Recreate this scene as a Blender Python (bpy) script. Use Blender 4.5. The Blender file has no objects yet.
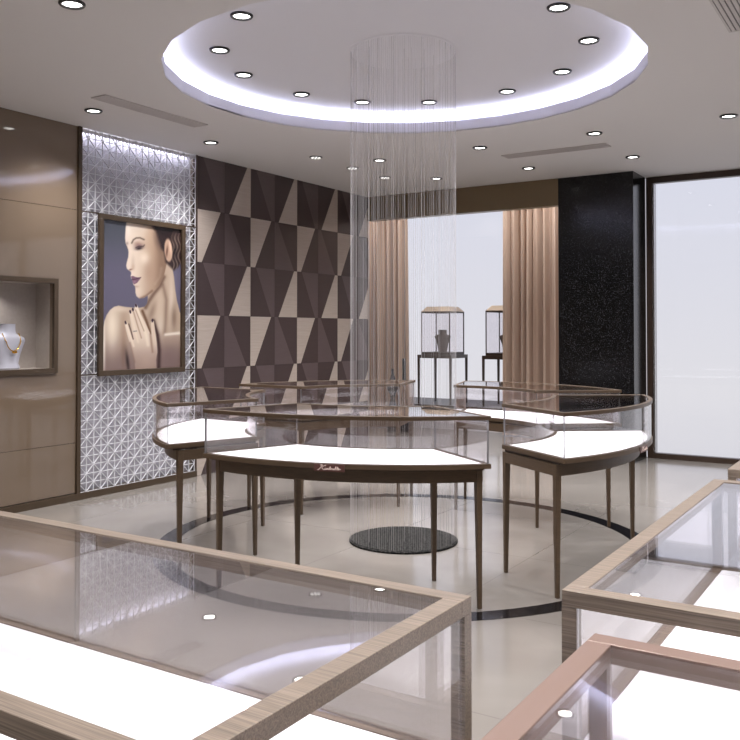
import bpy, bmesh, math, random
from mathutils import Vector, Matrix
R = math.radians
sc = bpy.context.scene
col = sc.collection
random.seed(7)

# ------------------------------------------------------------------ materials
def lin(c):
    return tuple(((v/255)/12.92 if v/255 <= .04045 else ((v/255+.055)/1.055)**2.4) for v in c) + (1.0,)

def newmat(name):
    m = bpy.data.materials.new(name); m.use_nodes = True
    nt = m.node_tree; b = nt.nodes['Principled BSDF']
    return m, nt, b

def pbr(name, rgb, rough=.5, metal=0., spec=.5, noise=None, bump=0., coat=0., raw=False, emit=0.):
    m, nt, b = newmat(name)
    c = (*rgb, 1.) if raw else lin(rgb)
    b.inputs['Base Color'].default_value = c
    b.inputs['Roughness'].default_value = rough
    b.inputs['Metallic'].default_value = metal
    b.inputs['Specular IOR Level'].default_value = spec
    b.inputs['Coat Weight'].default_value = coat
    b.inputs['Coat Roughness'].default_value = .04
    if noise:
        scale, amt = noise
        tc = nt.nodes.new('ShaderNodeTexCoord'); mp = nt.nodes.new('ShaderNodeMapping')
        mp.inputs['Scale'].default_value = scale
        nz = nt.nodes.new('ShaderNodeTexNoise'); nz.inputs['Scale'].default_value = 1.; nz.inputs['Detail'].default_value = 5
        nt.links.new(tc.outputs['Object'], mp.inputs[0]); nt.links.new(mp.outputs[0], nz.inputs['Vector'])
        rp = nt.nodes.new('ShaderNodeValToRGB')
        e = rp.color_ramp.elements
        e[0].position = .3; e[1].position = .7
        e[0].color = tuple(max(0, v*(1-amt)) for v in c[:3])+(1,)
        e[1].color = tuple(min(1, v*(1+amt)) for v in c[:3])+(1,)
        nt.links.new(nz.outputs['Fac'], rp.inputs[0]); nt.links.new(rp.outputs[0], b.inputs['Base Color'])
        if bump:
            bp = nt.nodes.new('ShaderNodeBump'); bp.inputs['Strength'].default_value = bump; bp.inputs['Distance'].default_value = .002
            nt.links.new(nz.outputs['Fac'], bp.inputs['Height']); nt.links.new(bp.outputs[0], b.inputs['Normal'])
    return m

def emis(name, rgb, s):
    m = bpy.data.materials.new(name); m.use_nodes = True; nt = m.node_tree; nt.nodes.clear()
    e = nt.nodes.new('ShaderNodeEmission'); e.inputs[0].default_value = lin(rgb); e.inputs[1].default_value = s
    o = nt.nodes.new('ShaderNodeOutputMaterial'); nt.links.new(e.outputs[0], o.inputs[0])
    return m

def glassmat(name, tint, f0=.045, rough=0.):
    m = bpy.data.materials.new(name); m.use_nodes = True; nt = m.node_tree; nt.nodes.clear()
    L = nt.links.new
    t = nt.nodes.new('ShaderNodeBsdfTransparent'); t.inputs[0].default_value = (*tint, 1)
    g = nt.nodes.new('ShaderNodeBsdfGlossy'); g.inputs['Roughness'].default_value = rough; g.inputs[0].default_value = (1, 1, 1, 1)
    lw = nt.nodes.new('ShaderNodeLayerWeight'); lw.inputs[0].default_value = .5      # facing = 1 - |cos|
    p = nt.nodes.new('ShaderNodeMath'); p.operation = 'POWER'; p.inputs[1].default_value = 4.5; L(lw.outputs['Facing'], p.inputs[0])
    ml = nt.nodes.new('ShaderNodeMath'); ml.operation = 'MULTIPLY_ADD'; ml.inputs[1].default_value = 1-f0; ml.inputs[2].default_value = f0
    L(p.outputs[0], ml.inputs[0])
    mx = nt.nodes.new('ShaderNodeMixShader'); L(ml.outputs[0], mx.inputs[0]); L(t.outputs[0], mx.inputs[1]); L(g.outputs[0], mx.inputs[2])
    o = nt.nodes.new('ShaderNodeOutputMaterial'); L(mx.outputs[0], o.inputs[0])
    return m

def floormat():
    m, nt, b = newmat('polished_tile'); L = nt.links.new
    tc = nt.nodes.new('ShaderNodeTexCoord')
    mp = nt.nodes.new('ShaderNodeMapping'); mp.inputs['Location'].default_value = (2.81+.97*9, .28+.97*9, 0)
    L(tc.outputs['Object'], mp.inputs[0])
    br = nt.nodes.new('ShaderNodeTexBrick'); br.offset = 0; br.squash = 1
    br.inputs['Scale'].default_value = 1; br.inputs['Brick Width'].default_value = .97; br.inputs['Row Height'].default_value = .97
    br.inputs['Mortar Size'].default_value = .0022; br.inputs['Mortar Smooth'].default_value = .1
    L(mp.outputs[0], br.inputs['Vector'])
    nz = nt.nodes.new('ShaderNodeTexNoise'); nz.inputs['Scale'].default_value = 2.2; nz.inputs['Detail'].default_value = 8; nz.inputs['Distortion'].default_value = .6
    L(tc.outputs['Object'], nz.inputs['Vector'])
    rp = nt.nodes.new('ShaderNodeValToRGB'); e = rp.color_ramp.elements
    e[0].position = .3; e[1].position = .72; e[0].color = (.208, .188, .173, 1); e[1].color = (.255, .234, .217, 1)
    L(nz.outputs['Fac'], rp.inputs[0])
    L(rp.outputs[0], br.inputs['Color1']); L(rp.outputs[0], br.inputs['Color2']); br.inputs['Mortar'].default_value = (.16, .147, .135, 1)
    L(br.outputs['Color'], b.inputs['Base Color'])
    b.inputs['Roughness'].default_value = .13; b.inputs['Specular IOR Level'].default_value = 1.
    return m

def mosaicmat():
    m, nt, b = newmat('pebble_mat'); L = nt.links.new
    tc = nt.nodes.new('ShaderNodeTexCoord')
    vo = nt.nodes.new('ShaderNodeTexVoronoi'); vo.inputs['Scale'].default_value = 75; L(tc.outputs['Object'], vo.inputs['Vector'])
    rp = nt.nodes.new('ShaderNodeValToRGB'); e = rp.color_ramp.elements
    e[0].position = .1; e[1].position = .62; e[0].color = (.055, .052, .05, 1); e[1].color = (.006, .006, .006, 1)
    L(vo.outputs['Distance'], rp.inputs[0]); L(rp.outputs[0], b.inputs['Base Color'])
    bp = nt.nodes.new('ShaderNodeBump'); bp.invert = True; bp.inputs['Distance'].default_value = .002; L(vo.outputs['Distance'], bp.inputs['Height']); L(bp.outputs[0], b.inputs['Normal'])
    b.inputs['Roughness'].default_value = .8; b.inputs['Specular IOR Level'].default_value = .12
    return m

def granitemat():
    m, nt, b = newmat('black_granite'); L = nt.links.new
    tc = nt.nodes.new('ShaderNodeTexCoord')
    vo = nt.nodes.new('ShaderNodeTexVoronoi'); vo.inputs['Scale'].default_value = 60; L(tc.outputs['Object'], vo.inputs['Vector'])
    nz = nt.nodes.new('ShaderNodeTexNoise'); nz.inputs['Scale'].default_value = 150; L(tc.outputs['Object'], nz.inputs['Vector'])
    rp = nt.nodes.new('ShaderNodeValToRGB'); e = rp.color_ramp.elements
    e[0].position = .62; e[1].position = .72; e[0].color = (.003, .003, .0035, 1); e[1].color = (.075, .075, .085, 1)
    L(nz.outputs['Fac'], rp.inputs[0]); L(rp.outputs[0], b.inputs['Base Color'])
    b.inputs['Roughness'].default_value = .16; b.inputs['Specular IOR Level'].default_value = .35
    return m

def curtainmat():
    m, nt, b = newmat('peach_curtain_fabric'); L = nt.links.new
    b.inputs['Base Color'].default_value = lin((210, 187, 170)); b.inputs['Roughness'].default_value = .6
    b.inputs['Sheen Weight'].default_value = .4
    t = nt.nodes.new('ShaderNodeBsdfTranslucent'); t.inputs[0].default_value = lin((226, 206, 190))
    mx = nt.nodes.new('ShaderNodeMixShader'); mx.inputs[0].default_value = .35
    out = nt.nodes['Material Output']
    L(b.outputs[0], mx.inputs[1]); L(t.outputs[0], mx.inputs[2]); L(mx.outputs[0], out.inputs[0])
    return m

def glowdeck():  # white deck board, with a glow added to make it look brighter
    m, nt, b = newmat('white_deck_added_glow')
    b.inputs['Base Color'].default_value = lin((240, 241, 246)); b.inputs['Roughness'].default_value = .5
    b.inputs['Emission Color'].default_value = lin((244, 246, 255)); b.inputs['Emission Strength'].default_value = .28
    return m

def stringmat():
    m, nt, b = newmat('clear_string'); L = nt.links.new
    b.inputs['Base Color'].default_value = lin((212, 209, 212)); b.inputs['Roughness'].default_value = .35
    t = nt.nodes.new('ShaderNodeBsdfTransparent'); mx = nt.nodes.new('ShaderNodeMixShader'); mx.inputs[0].default_value = .66
    out = nt.nodes['Material Output']; L(b.outputs[0], mx.inputs[1]); L(t.outputs[0], mx.inputs[2]); L(mx.outputs[0], out.inputs[0])
    return m

def printmat():
    m, nt, b = newmat('poster_print'); L = nt.links.new
    a = nt.nodes.new('ShaderNodeAttribute'); a.attribute_name = 'print'
    L(a.outputs['Color'], b.inputs['Base Color']); b.inputs['Roughness'].default_value = .25
    return m

M = dict(
    floor=floormat(), mat=mosaicmat(), granite=granitemat(), curtain=curtainmat(), print=printmat(),
    ring=pbr('dark_inlay', (22, 21, 24), .12),
    ceiling=pbr('ceiling_paint', (212, 209, 208), .75),
    ceiling_in=pbr('recess_paint', (218, 217, 222), .7),
    lip=pbr('lip_paint', (236, 236, 248), .6),
    brown_wall=pbr('glossy_brown_panel', (112, 97, 83), .06, spec=.7),
    niche=pbr('niche_lining', (160, 151, 144), .5, noise=((40, 40, 40), .05)),
    bronze=pbr('bronze_trim', (66, 53, 40), .4, spec=.4),
    bronze_dark=pbr('dark_bronze_trim', (56, 42, 34), .4),
    valance=pbr('valance_board', (114, 97, 72), .3),
    white_bar=pbr('lattice_white', (224, 224, 230), .4),
    lattice_back=pbr('lattice_backing', (170, 168, 177), .4),
    t_dark=pbr('panel_dark', (68, 57, 58), .24, spec=.5, noise=((6, 6, 90), .04)),
    t_mid=pbr('panel_taupe', (88, 76, 78), .24, spec=.5, noise=((6, 6, 90), .04)),
    t_beige=pbr('panel_beige', (172, 160, 152), .24, spec=.55, noise=((5, 5, 120), .07)),
    groove=pbr('groove', (40, 33, 32), .6),
    wood=pbr('walnut_veneer', (80, 64, 49), .38, noise=((18, 18, 200), .16)),
    wood_dark=pbr('dark_walnut_veneer', (58, 44, 35), .38, noise=((18, 18, 200), .14)),
    oak=pbr('grey_oak_veneer', (116, 103, 92), .42, noise=((8, 520, 520), .42), bump=.1),
    rose=pbr('rose_metal', (122, 100, 91), .4, metal=.2),
    white=pbr('white_display_board', (240, 240, 243), .5),
    satin=pbr('white_velvet', (226, 226, 230), .7),
    glass=glassmat('case_glass', (.982, .974, .982)),
    glass_edge=pbr('glass_edge', (150, 150, 155), .15),
    window_glass=glassmat('window_glass', (.97, .97, .975), .02),
    plum=pbr('plum_plate', (92, 60, 56), .35),
    glow_deck=glowdeck(),
    letter=pbr('lettering', (255, 236, 230), .4),
    gold=pbr('gold', (232, 180, 70), .2, metal=1.),
    bust=pbr('grey_velvet_bust', (170, 170, 182), .55),
    bust_dark=pbr('taupe_bust', (112, 102, 98), .55),
    lid=pbr('tower_lid', (196, 176, 156), .5),
    vase=pbr('dark_blue_glaze', (26, 29, 40), .12, coat=.5),
    trim_black=pbr('lamp_trim', (28, 26, 26), .35),
    vent=pbr('vent_white', (186, 180, 178), .5),
    vent_dark=pbr('vent_gap', (96, 92, 92), .7),
    beige_wall=pbr('beige_wall', (170, 160, 150), .5),
    steel=pbr('steel', (170, 168, 168), .25, metal=.9),
    string=stringmat(),
    lens_dim=emis('small_lens', (255, 252, 248), 1.1),
    lens=emis('lamp_lens', (255, 252, 248), 9.),
    led=emis('cove_led', (222, 226, 255), 20.),
    led_small=emis('lattice_led', (240, 240, 255), 22.),
    platform=pbr('platform_white', (222, 222, 228), .3),
)

# ------------------------------------------------------------------ builders
class MB:
    def __init__(s): s.v = []; s.f = []; s.m = []
    def quad(s, *idx, mi=0): s.f.append(tuple(idx)); s.m.append(mi)
    def box(s, x0, x1, y0, y1, z0, z1, mi=0):
        b = len(s.v)
        s.v += [(x0,y0,z0),(x1,y0,z0),(x1,y1,z0),(x0,y1,z0),(x0,y0,z1),(x1,y0,z1),(x1,y1,z1),(x0,y1,z1)]
        for q in ((0,3,2,1),(4,5,6,7),(0,1,5,4),(1,2,6,5),(2,3,7,6),(3,0,4,7)):
            s.f.append(tuple(b+i for i in q)); s.m.append(mi)
    def loft(s, loops, cap=True, mi=0, closed=True):
        """loops: lists of points with equal length, skinned one to the next"""
        n = len(loops[0]); b = len(s.v)
        for l in loops: s.v += [tuple(p) for p in l]
        for k in range(len(loops)-1):
            for i in range(n if closed else n-1):
                j = (i+1) % n
                s.f.append((b+k*n+i, b+k*n+j, b+(k+1)*n+j, b+(k+1)*n+i)); s.m.append(mi)
        if cap:
            s.f.append(tuple(b+i for i in reversed(range(n)))); s.m.append(mi)
            e = b+(len(loops)-1)*n
            s.f.append(tuple(e+i for i in range(n))); s.m.append(mi)
    def lathe(s, prof, n=32, c=(0,0), mi=0, cap=True):
        s.loft([[(c[0]+r*math.cos(2*math.pi*i/n), c[1]+r*math.sin(2*math.pi*i/n), z) for i in range(n)] for r, z in prof], cap, mi)
    def tube(s, pts, r, n=6, mi=0):
        pts = [Vector(p) for p in pts]; loops = []
        for i, p in enumerate(pts):
            d = (pts[min(i+1, len(pts)-1)]-pts[max(i-1, 0)]).normalized()
            u = d.cross(Vector((0, 0, 1)));
            if u.length < .05: u = d.cross(Vector((0, 1, 0)))
            u.normalize(); w = d.cross(u)
            rr = r[i] if isinstance(r, (list, tuple)) else r
            loops.append([p+(u*math.cos(2*math.pi*k/n)+w*math.sin(2*math.pi*k/n))*rr for k in range(n)])
        s.loft(loops, True, mi)
    def build(s, name, mats, parent=None, loc=None, smooth=False, bevel=0.):
        me = bpy.data.meshes.new(name); me.from_pydata(s.v, [], s.f)
        for mm in (mats if isinstance(mats, (list, tuple)) else [mats]): me.materials.append(M[mm])
        me.polygons.foreach_set('material_index', s.m)
        if smooth: me.polygons.foreach_set('use_smooth', [True]*len(s.f))
        bm = bmesh.new(); bm.from_mesh(me); bmesh.ops.recalc_face_normals(bm, faces=bm.faces); bm.to_mesh(me); bm.free()
        me.update()
        o = bpy.data.objects.new(name, me); col.objects.link(o)
        if parent: o.parent = parent
        if loc: o.location = loc
        if bevel:
            bv = o.modifiers.new('bevel', 'BEVEL'); bv.width = bevel; bv.segments = 2; bv.limit_method = 'ANGLE'; bv.angle_limit = R(50)
        if smooth:
            try:
                me.set_sharp_from_angle(angle=R(40))
            except Exception: pass
        return o

def tag(o, label=None, cat=None, group=None, kind=None):
    if label: o['label'] = label
    if cat: o['category'] = cat
    if group: o['group'] = group
    if kind: o['kind'] = kind
    return o
def empty(name, loc, rz=0.):
    o = bpy.data.objects.new(name, None); col.objects.link(o); o.location = loc; o.rotation_euler = (0, 0, rz)
    o.empty_display_size = .1
    return o
def copy_tree(o, parent=None):
    c = o.copy(); col.objects.link(c)
    if parent: c.parent = parent
    for ch in list(o.children): copy_tree(ch, c)
    return c
def boxobj(name, mat, x0, x1, y0, y1, z0, z1, parent=None, kind=None, bevel=0.):
    b = MB(); b.box(x0, x1, y0, y1, z0, z1); o = b.build(name, mat, parent, bevel=bevel)
    if kind: o['kind'] = kind
    return o

# ------------------------------------------------------------------ dimensions
H = 2.82                         # ceiling
XL = -5.336                      # left wall
YB = 8.395                       # back plane of column and valance
YW = 8.83                        # right-hand window plane
CX, CY = -2.66, 4.58             # centre of round ceiling recess
XR, YN = 3.0, -2.6               # unseen right and near walls

# ------------------------------------------------------------------ floor
boxobj('floor', 'floor', XL-.12, XR+.1, YN-.1, YW+.06, -.05, 0, kind='structure')
boxobj('floor_display', 'floor', -7.2, -2.9, YW+.061, 11.5, -.05, 0, kind='structure')
boxobj('floor_side', 'floor', -7.2, XL-.121, YB, YW+.06, -.05, 0, kind='structure')
b = MB(); n = 96; rc = (-2.64, 4.56)
loops = []
for r, z in ((1.375, 0.0), (1.375, .0012), (1.487, .0012), (1.487, 0.0)):
    loops.append([(rc[0]+r*math.cos(2*math.pi*i/n), rc[1]+r*math.sin(2*math.pi*i/n), z) for i in range(n)])
b.loft(loops, cap=False); b.build('trim_1', 'ring')['kind'] = 'structure'

# ------------------------------------------------------------------ ceiling with round recess
NSEG = 26; RH = 1.45
def circ(r, z, n=NSEG, c=(CX, CY), off=.5): return [(c[0]+r*math.cos(2*math.pi*(i+off)/n), c[1]+r*math.sin(2*math.pi*(i+off)/n), z) for i in range(n)]
bm = bmesh.new()
rect = [(-7.2, YN-.1), (XR+.1, YN-.1), (XR+.1, YW+.08), (-7.2, YW+.08)]
rv = [bm.verts.new((x, y, H)) for x, y in rect]; hv = [bm.verts.new(p) for p in circ(RH, H)]
ed = [bm.edges.new((rv[i], rv[(i+1) % 4])) for i in range(4)] + [bm.edges.new((hv[i], hv[(i+1) % NSEG])) for i in range(NSEG)]
bmesh.ops.triangle_fill(bm, use_beauty=True, use_dissolve=False, edges=ed)
bmesh.ops.recalc_face_normals(bm, faces=bm.faces)
ex = bmesh.ops.extrude_face_region(bm, geom=bm.faces[:])
bmesh.ops.translate(bm, verts=[g for g in ex['geom'] if isinstance(g, bmesh.types.BMVert)], vec=(0, 0, .012))
bmesh.ops.recalc_face_normals(bm, faces=bm.faces)
me = bpy.data.meshes.new('ceiling'); bm.to_mesh(me); bm.free(); me.materials.append(M['ceiling'])
ceil = bpy.data.objects.new('ceiling', me); col.objects.link(ceil); ceil['kind'] = 'structure'
ZT = 2.975; RW = 1.70
b = MB(); b.loft([circ(RH, H+.002), circ(RH, H+.082), circ(RH+.02, H+.082), circ(RH+.02, H+.002)], cap=False)
b.f += [(i, (i+1) % NSEG, 3*NSEG+(i+1) % NSEG, 3*NSEG+i) for i in range(NSEG)]; b.m += [0]*NSEG
b.build('trim_2', 'lip')['kind'] = 'structure'
b = MB(); b.loft([circ(RW, H+.012), circ(RW, ZT), circ(RW+.03, ZT), circ(RW+.03, H+.012)], cap=False)
top = circ(RW+.03, ZT); bi = len(b.v); b.v += top; b.f.append(tuple(bi+i for i in range(NSEG))); b.m.append(0)
b.build('ceiling_recess', 'ceiling_in')['kind'] = 'structure'
b = MB(); b.loft([circ(1.545, H+.014), circ(1.545, H+.066), circ(1.575, H+.066), circ(1.575, H+.014)], cap=False)
tag(b.build('cove_light', 'led'), 'bluish white light strip hidden in the round ceiling recess', 'cove light')

# ------------------------------------------------------------------ walls
T = .12
# glossy brown wall with niche opening
NY0, NY1, NZ0, NZ1, ND = 3.02, 4.087, .998, 1.617, .19
YP = 4.302                       # edge of the brown panels
wl = MB()
wl.box(XL-.5, XL-ND-.03, YN, 5.60, 0, H)
wl.box(XL-.5, XL-.045, 5.60, YB, 0, H)
tag(wl.build('wall_left', 'beige_wall'), kind='structure')
bp_ = MB(); g = .003
def panel(y0, y1, z0, z1): bp_.box(XL-.03, XL, y0+g/2, y1-g/2, z0+g/2, z1-g/2)
panel(YN, YP, 2.184, H); panel(YN, YP, .055, .43)
for a in ((NY1, YP, .4315, 2.1825), (YN, NY0, .4315, 2.1825), (NY0, NY1, NZ1, 2.1825), (NY0, NY1, .4315, NZ0)): bp_.box(XL-.03, XL, *a)
bp_.box(XL-ND-.03, XL-.031, YN, NY0-.02, .056, H, 1); bp_.box(XL-ND-.03, XL-.031, NY1+.02, YP-.035, .056, H, 1)
bp_.box(XL-ND-.03, XL-.031, NY0-.02, NY1+.02, .056, NZ0-.02, 1); bp_.box(XL-ND-.03, XL-.031, NY0-.02, NY1+.02, NZ1+.02, H, 1)
tag(bp_.build('wall_left_panelling', ['brown_wall', 'groove']), kind='structure')
nb = MB()
nb.box(XL-ND-.02, XL-ND, NY0-.02, NY1+.02, NZ0-.02, NZ1+.02)
nb.box(XL-ND, XL-.03, NY1, NY1+.02, NZ0-.02, NZ1+.02); nb.box(XL-ND, XL-.03, NY0-.02, NY0, NZ0-.02, NZ1+.02)
nb.box(XL-ND, XL-.03, NY0, NY1, NZ0-.02, NZ0); nb.box(XL-ND, XL-.03, NY0, NY1, NZ1, NZ1+.02)
tag(nb.build('wall_left_niche', 'niche'), kind='structure')
fr = MB(); w = .036
for a in ((NY0-w, NY1+w, NZ1, NZ1+w), (NY0-w, NY1+w, NZ0-w, NZ0), (NY0-w, NY0, NZ0, NZ1), (NY1, NY1+w, NZ0, NZ1)): fr.box(XL+.001, XL+.022, *a)
tag(fr.build('trim_3', 'bronze'), kind='structure')
boxobj('trim_4', 'bronze', XL-.03, XL+.018, YP, 4.334, .05, H-.001, kind='structure')
boxobj('baseboard_left', 'bronze', XL-.03, XL+.02, YN, 5.58, 0, .05, kind='structure')
boxobj('trim_5', 'bronze_dark', XL-.03, XL+.012, 5.566, 5.583, .05, H-.001, kind='structure')
# geometric clad wall
tw = MB(); PW, PH = .3655, .47; SL = .16
tw.box(XL-.045, XL-.012, 5.583, YB, 0, H, 3)
def trap(y0, y1, z0, z1, top, bot, ml, mr):
    """panel cut by one slanted line: ml on the left, mr on the right"""
    gy, gz, dp = .0012, .0012, .012
    x0, x1 = XL-.012, XL
    a = (y0+gy, z0+gz); bb = (y1-gy, z0+gz); c = (y1-gy, z1-gz); d = (y0+gy, z1-gz)
    if y0 >= YB-.01: return
    ct = (y0+(y1-y0)*top, z1-gz); cb = (y0+(y1-y0)*bot, z0+gz)
    def clip(poly):
        out = []
        for i in range(len(poly)):
            p, q = poly[i], poly[(i+1) % len(poly)]
            ip, iq = p[0] <= YB, q[0] <= YB
            if ip: out.append(p)
            if ip != iq:
                t = (YB-p[0])/(q[0]-p[0]); out.append((YB, p[1]+t*(q[1]-p[1])))
        return out
    for poly, mi in (((a, cb, ct, d), ml), ((cb, bb, c, ct), mr)):
        poly = clip(list(poly))
        if len(poly) < 3: continue
        bi = len(tw.v); k = len(poly)
        tw.v += [(x1, p[0], p[1]) for p in poly] + [(x0, p[0], p[1]) for p in poly]
        tw.f.append(tuple(range(bi, bi+k))); tw.m.append(mi)
        for i in range(k): tw.f.append((bi+i, bi+(i+1) % k, bi+k+(i+1) % k, bi+k+i)); tw.m.append(mi)
for row in range(6):
    z0 = row*PH; z1 = z0+PH
    for cc in range(8):
        y0 = 5.583+cc*PW; y1 = y0+PW
        if row % 2 == 1:      # rows with the beige piece to the right (top row among them)
            if cc % 2 == 0: trap(y0, y1, z0, z1, .22, .85, 0, 1)
            else: trap(y0, y1, z0, z1, .86, .17, 0, 2)
        else:
            if cc % 2 == 0: trap(y0, y1, z0, z1, .85, .18, 2, 0)
            else: trap(y0, y1, z0, z1, .13, .85, 1, 0)
tag(tw.build('wall_left_cladding', ['t_dark', 't_mid', 't_beige', 'groove']), kind='structure')
# back of the shop: valance, column, display alcove, big window
boxobj('trim_6', 'valance', XL+.001, -3.052, YB-.005, YB+.10, 2.545, H-.001, kind='structure')
b = MB(); b.box(-3.05, -2.297, YB-.005, YW-.002, 0, H-.001)
cobj = b.build('wall_column', 'granite'); cobj['kind'] = 'structure'
jt = MB()
for z in (.94, 1.88): jt.box(-3.051, -2.296, YB-.0062, YB-.002, z-.0012, z+.0012)
tag(jt.build('wall_column_joints', 'ring'), kind='structure')
boxobj('wall_display_left', 'beige_wall', -7.2, -7.1, YB, 11.5, 0, H-.001, kind='structure')
boxobj('wall_display_left_upper', 'beige_wall', -7.2, -7.1, YW+.08, 11.5, H, 3.5, kind='structure')
boxobj('wall_display_header', 'beige_wall', -7.1, -2.95, YW+.04, YW+.08, H+.013, 3.5, kind='structure')
boxobj('ceiling_display', 'ceiling', -7.2, -2.95, YW+.04, 11.5, 3.501, 3.52, kind='structure')
boxobj('wall_display_right', 'beige_wall', -3.05, -2.95, YW+.081, 11.36, 0, 3.5, kind='structure')
boxobj('wall_display_front', 'beige_wall', -7.1, XL-.5, YB-.06, YB, 0, H, kind='structure')
boxobj('wall_right', 'beige_wall', XR, XR+.1, YN, YW, 0, H-.001, kind='structure')
boxobj('wall_front', 'beige_wall', XL-.5, XR+.1, YN-.1, YN, 0, H-.001, kind='structure')
# window 1 (right): frame, posts, pane
wf = MB(); WX1 = XR
wf.box(-2.290, WX1, YW, YW+.08, 0, .052); wf.box(-2.290, WX1, YW, YW+.08, 2.757, H-.001)
for x in (-2.290, -.30, 1.65): wf.box(x, x+.058, YW, YW+.08, .052, 2.757)
w1 = wf.build('window_1', 'bronze_dark'); w1['kind'] = 'structure'
boxobj('window_1_jamb', 'steel', -2.231, -2.216, YW+.012, YW+.10, .053, 2.756, kind='structure')
pn = MB(); pn.box(-2.214, WX1, YW+.035, YW+.043, .053, 2.756); tag(pn.build('window_1_pane', 'window_glass'), kind='structure')
# window 2 at the back of the display alcove
wf = MB()
wf.box(-7.1, -3.06, 11.3, 11.36, 0, .04); wf.box(-7.1, -3.06, 11.3, 11.36, 3.44, 3.5)
tag(wf.build('window_2', 'bronze_dark'), kind='structure')
pn = MB(); pn.box(-7.1, -3.06, 11.325, 11.333, .041, 3.439); tag(pn.build('window_2_pane', 'window_glass'), kind='structure')
# display platform
pt = empty('display_platform', (-5.0, 10.0, 0)); tag(pt, 'low white window platform with a brown edge, under the two tall showcases', 'platform')
b = MB(); b.box(-2.0, 1.9, .012, 1.05, 0, .285); b.build('body', 'platform', pt)
b = MB(); b.box(-2.0, 1.9, 0, 1.05, .286, .308); b.build('platform_edge', 'bronze', pt)

# ------------------------------------------------------------------ lattice screen
ls = empty('lattice_screen', (XL, 4.95, .05)); tag(ls, 'white triangular lattice screen over a grey backing, lit along its top', 'decorative screen')
ly0, ly1 = 4.334-4.95, 5.566-4.95; lh = H-.05-.003
b = MB(); b.box(-.085, -.07, ly0, ly1, 0, lh); b.build('backing', 'lattice_back', ls)
lat = MB(); nc = 18; nr = 41; cw = (ly1-ly0)/nc; chh = lh/nr; wd = .0031; fx0, fx1 = -.006, .004
def bar2(y0, z0, y1, z1, wd=wd, xa=fx0, xb=fx1, mb=None):
    mb = mb or lat
    dy, dz = y1-y0, z1-z0; L = math.hypot(dy, dz); ny, nz = -dz/L*wd/2, dy/L*wd/2
    q = [(y0+ny, z0+nz), (y1+ny, z1+nz), (y1-ny, z1-nz), (y0-ny, z0-nz)]
    mb.loft([[(xa, y, z) for y, z in q], [(xb, y, z) for y, z in q]])
for i in range(nc+1): bar2(ly0+i*cw, 0, ly0+i*cw, lh)
for j in range(nr+1): bar2(ly0, j*chh, ly1, j*chh, xb=fx1-.0003)
for i in range(nc):
    for j in range(nr):
        y0, z0 = ly0+i*cw, j*chh
        if (i+j) % 2: bar2(y0, z0, y0+cw, z0+chh, xb=fx1-.0006)
        else: bar2(y0+cw, z0, y0, z0+chh, xb=fx1-.0006)
lat.build('lattice', 'white_bar', ls)
b = MB(); 
for z in (2.181, .936): b = MB(); b.box(-.007, .007, ly0, ly1, z-.05-.004, z-.05+.004); b.build('joint_strip', 'bronze', ls)
b = MB(); b.box(-.020, -.010, ly0, ly1, lh-.030, lh-.001); b.build('top_fascia', 'ceiling_in', ls)
b = MB(); b.box(-.040, -.022, ly0+.03, ly1-.03, lh-.010, lh-.004)
b.build('light_strip', 'led_small', ls)

# ------------------------------------------------------------------ poster
def smooth01(t): t = max(0., min(1., t)); return t*t*(3-2*t)
def mixc(a, b, t): return [a[i]+(b[i]-a[i])*t for i in range(3)]
def inside(poly, x, y):
    c = False; n = len(poly); j = n-1
    for i in range(n):
        xi, yi = poly[i]; xj, yj = poly[j]
        if (yi > y) != (yj > y) and x < (xj-xi)*(y-yi)/(yj-yi)+xi: c = not c
        j = i
    return c
def segd(x, y, a, b):
    dx, dy = b[0]-a[0], b[1]-a[1]; t = max(0, min(1, ((x-a[0])*dx+(y-a[1])*dy)/(dx*dx+dy*dy+1e-9)))
    return math.hypot(x-a[0]-t*dx, y-a[1]-t*dy)
def polyd(poly, x, y):
    d = min(segd(x, y, poly[i], poly[(i+1) % len(poly)]) for i in range(len(poly)))
    return d if inside(poly, x, y) else -d
def lined(pts, x, y): return min(segd(x, y, pts[i], pts[i+1]) for i in range(len(pts)-1))
def blob(x, y, cx, cy, rx, ry, ang=0.):
    c, s = math.cos(ang), math.sin(ang); u = ((x-cx)*c+(y-cy)*s)/rx; v = (-(x-cx)*s+(y-cy)*c)/ry
    return math.exp(-(u*u+v*v))
# drawing units of the picture: 102..180 across, 220..371 down
FACE = [(126.6,214),(126.4,222),(125.6,228),(125.3,233.4),(125.1,238),(125.6,243),(127.3,247.5),(128.6,252),(128.2,257),(126.9,262),(126.2,265.5),(126.9,268.6),(129,270.6),(130.9,271.6),(131.2,273.6),(130.7,275.8),(131.2,278.2),(132.3,280),(132.6,282),(133.4,284.6),(135,286.2),(135.4,289),(135.5,292.6),(136.4,296),(139.3,298.6),(143.8,298),(148,295.4),(153,292),(159,286),(164,276),(167,262),(166,238),(160,214)]
BODY = [(102.8,375),(102.8,345),(103.2,328),(104.4,321),(106.6,315),(110,310),(114,306.8),(118.5,305.6),(125,306.8),(133,307.6),(140,307.6),(144.6,306.6),(147,303.4),(147.8,299),(147.8,295),(156,286),(160,276),(164,262),(169,259),(172,266),(174,277),(175.3,290),(177,301),(179.8,312),(184,316),(184,375)]
HAIR = [(150,214),(151.4,225),(156,231),(159,240),(161.5,248),(164.5,252),(166,262),(170,266),(174,270),(177.5,267),(181,262),(184,255),(184,214)]
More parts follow.
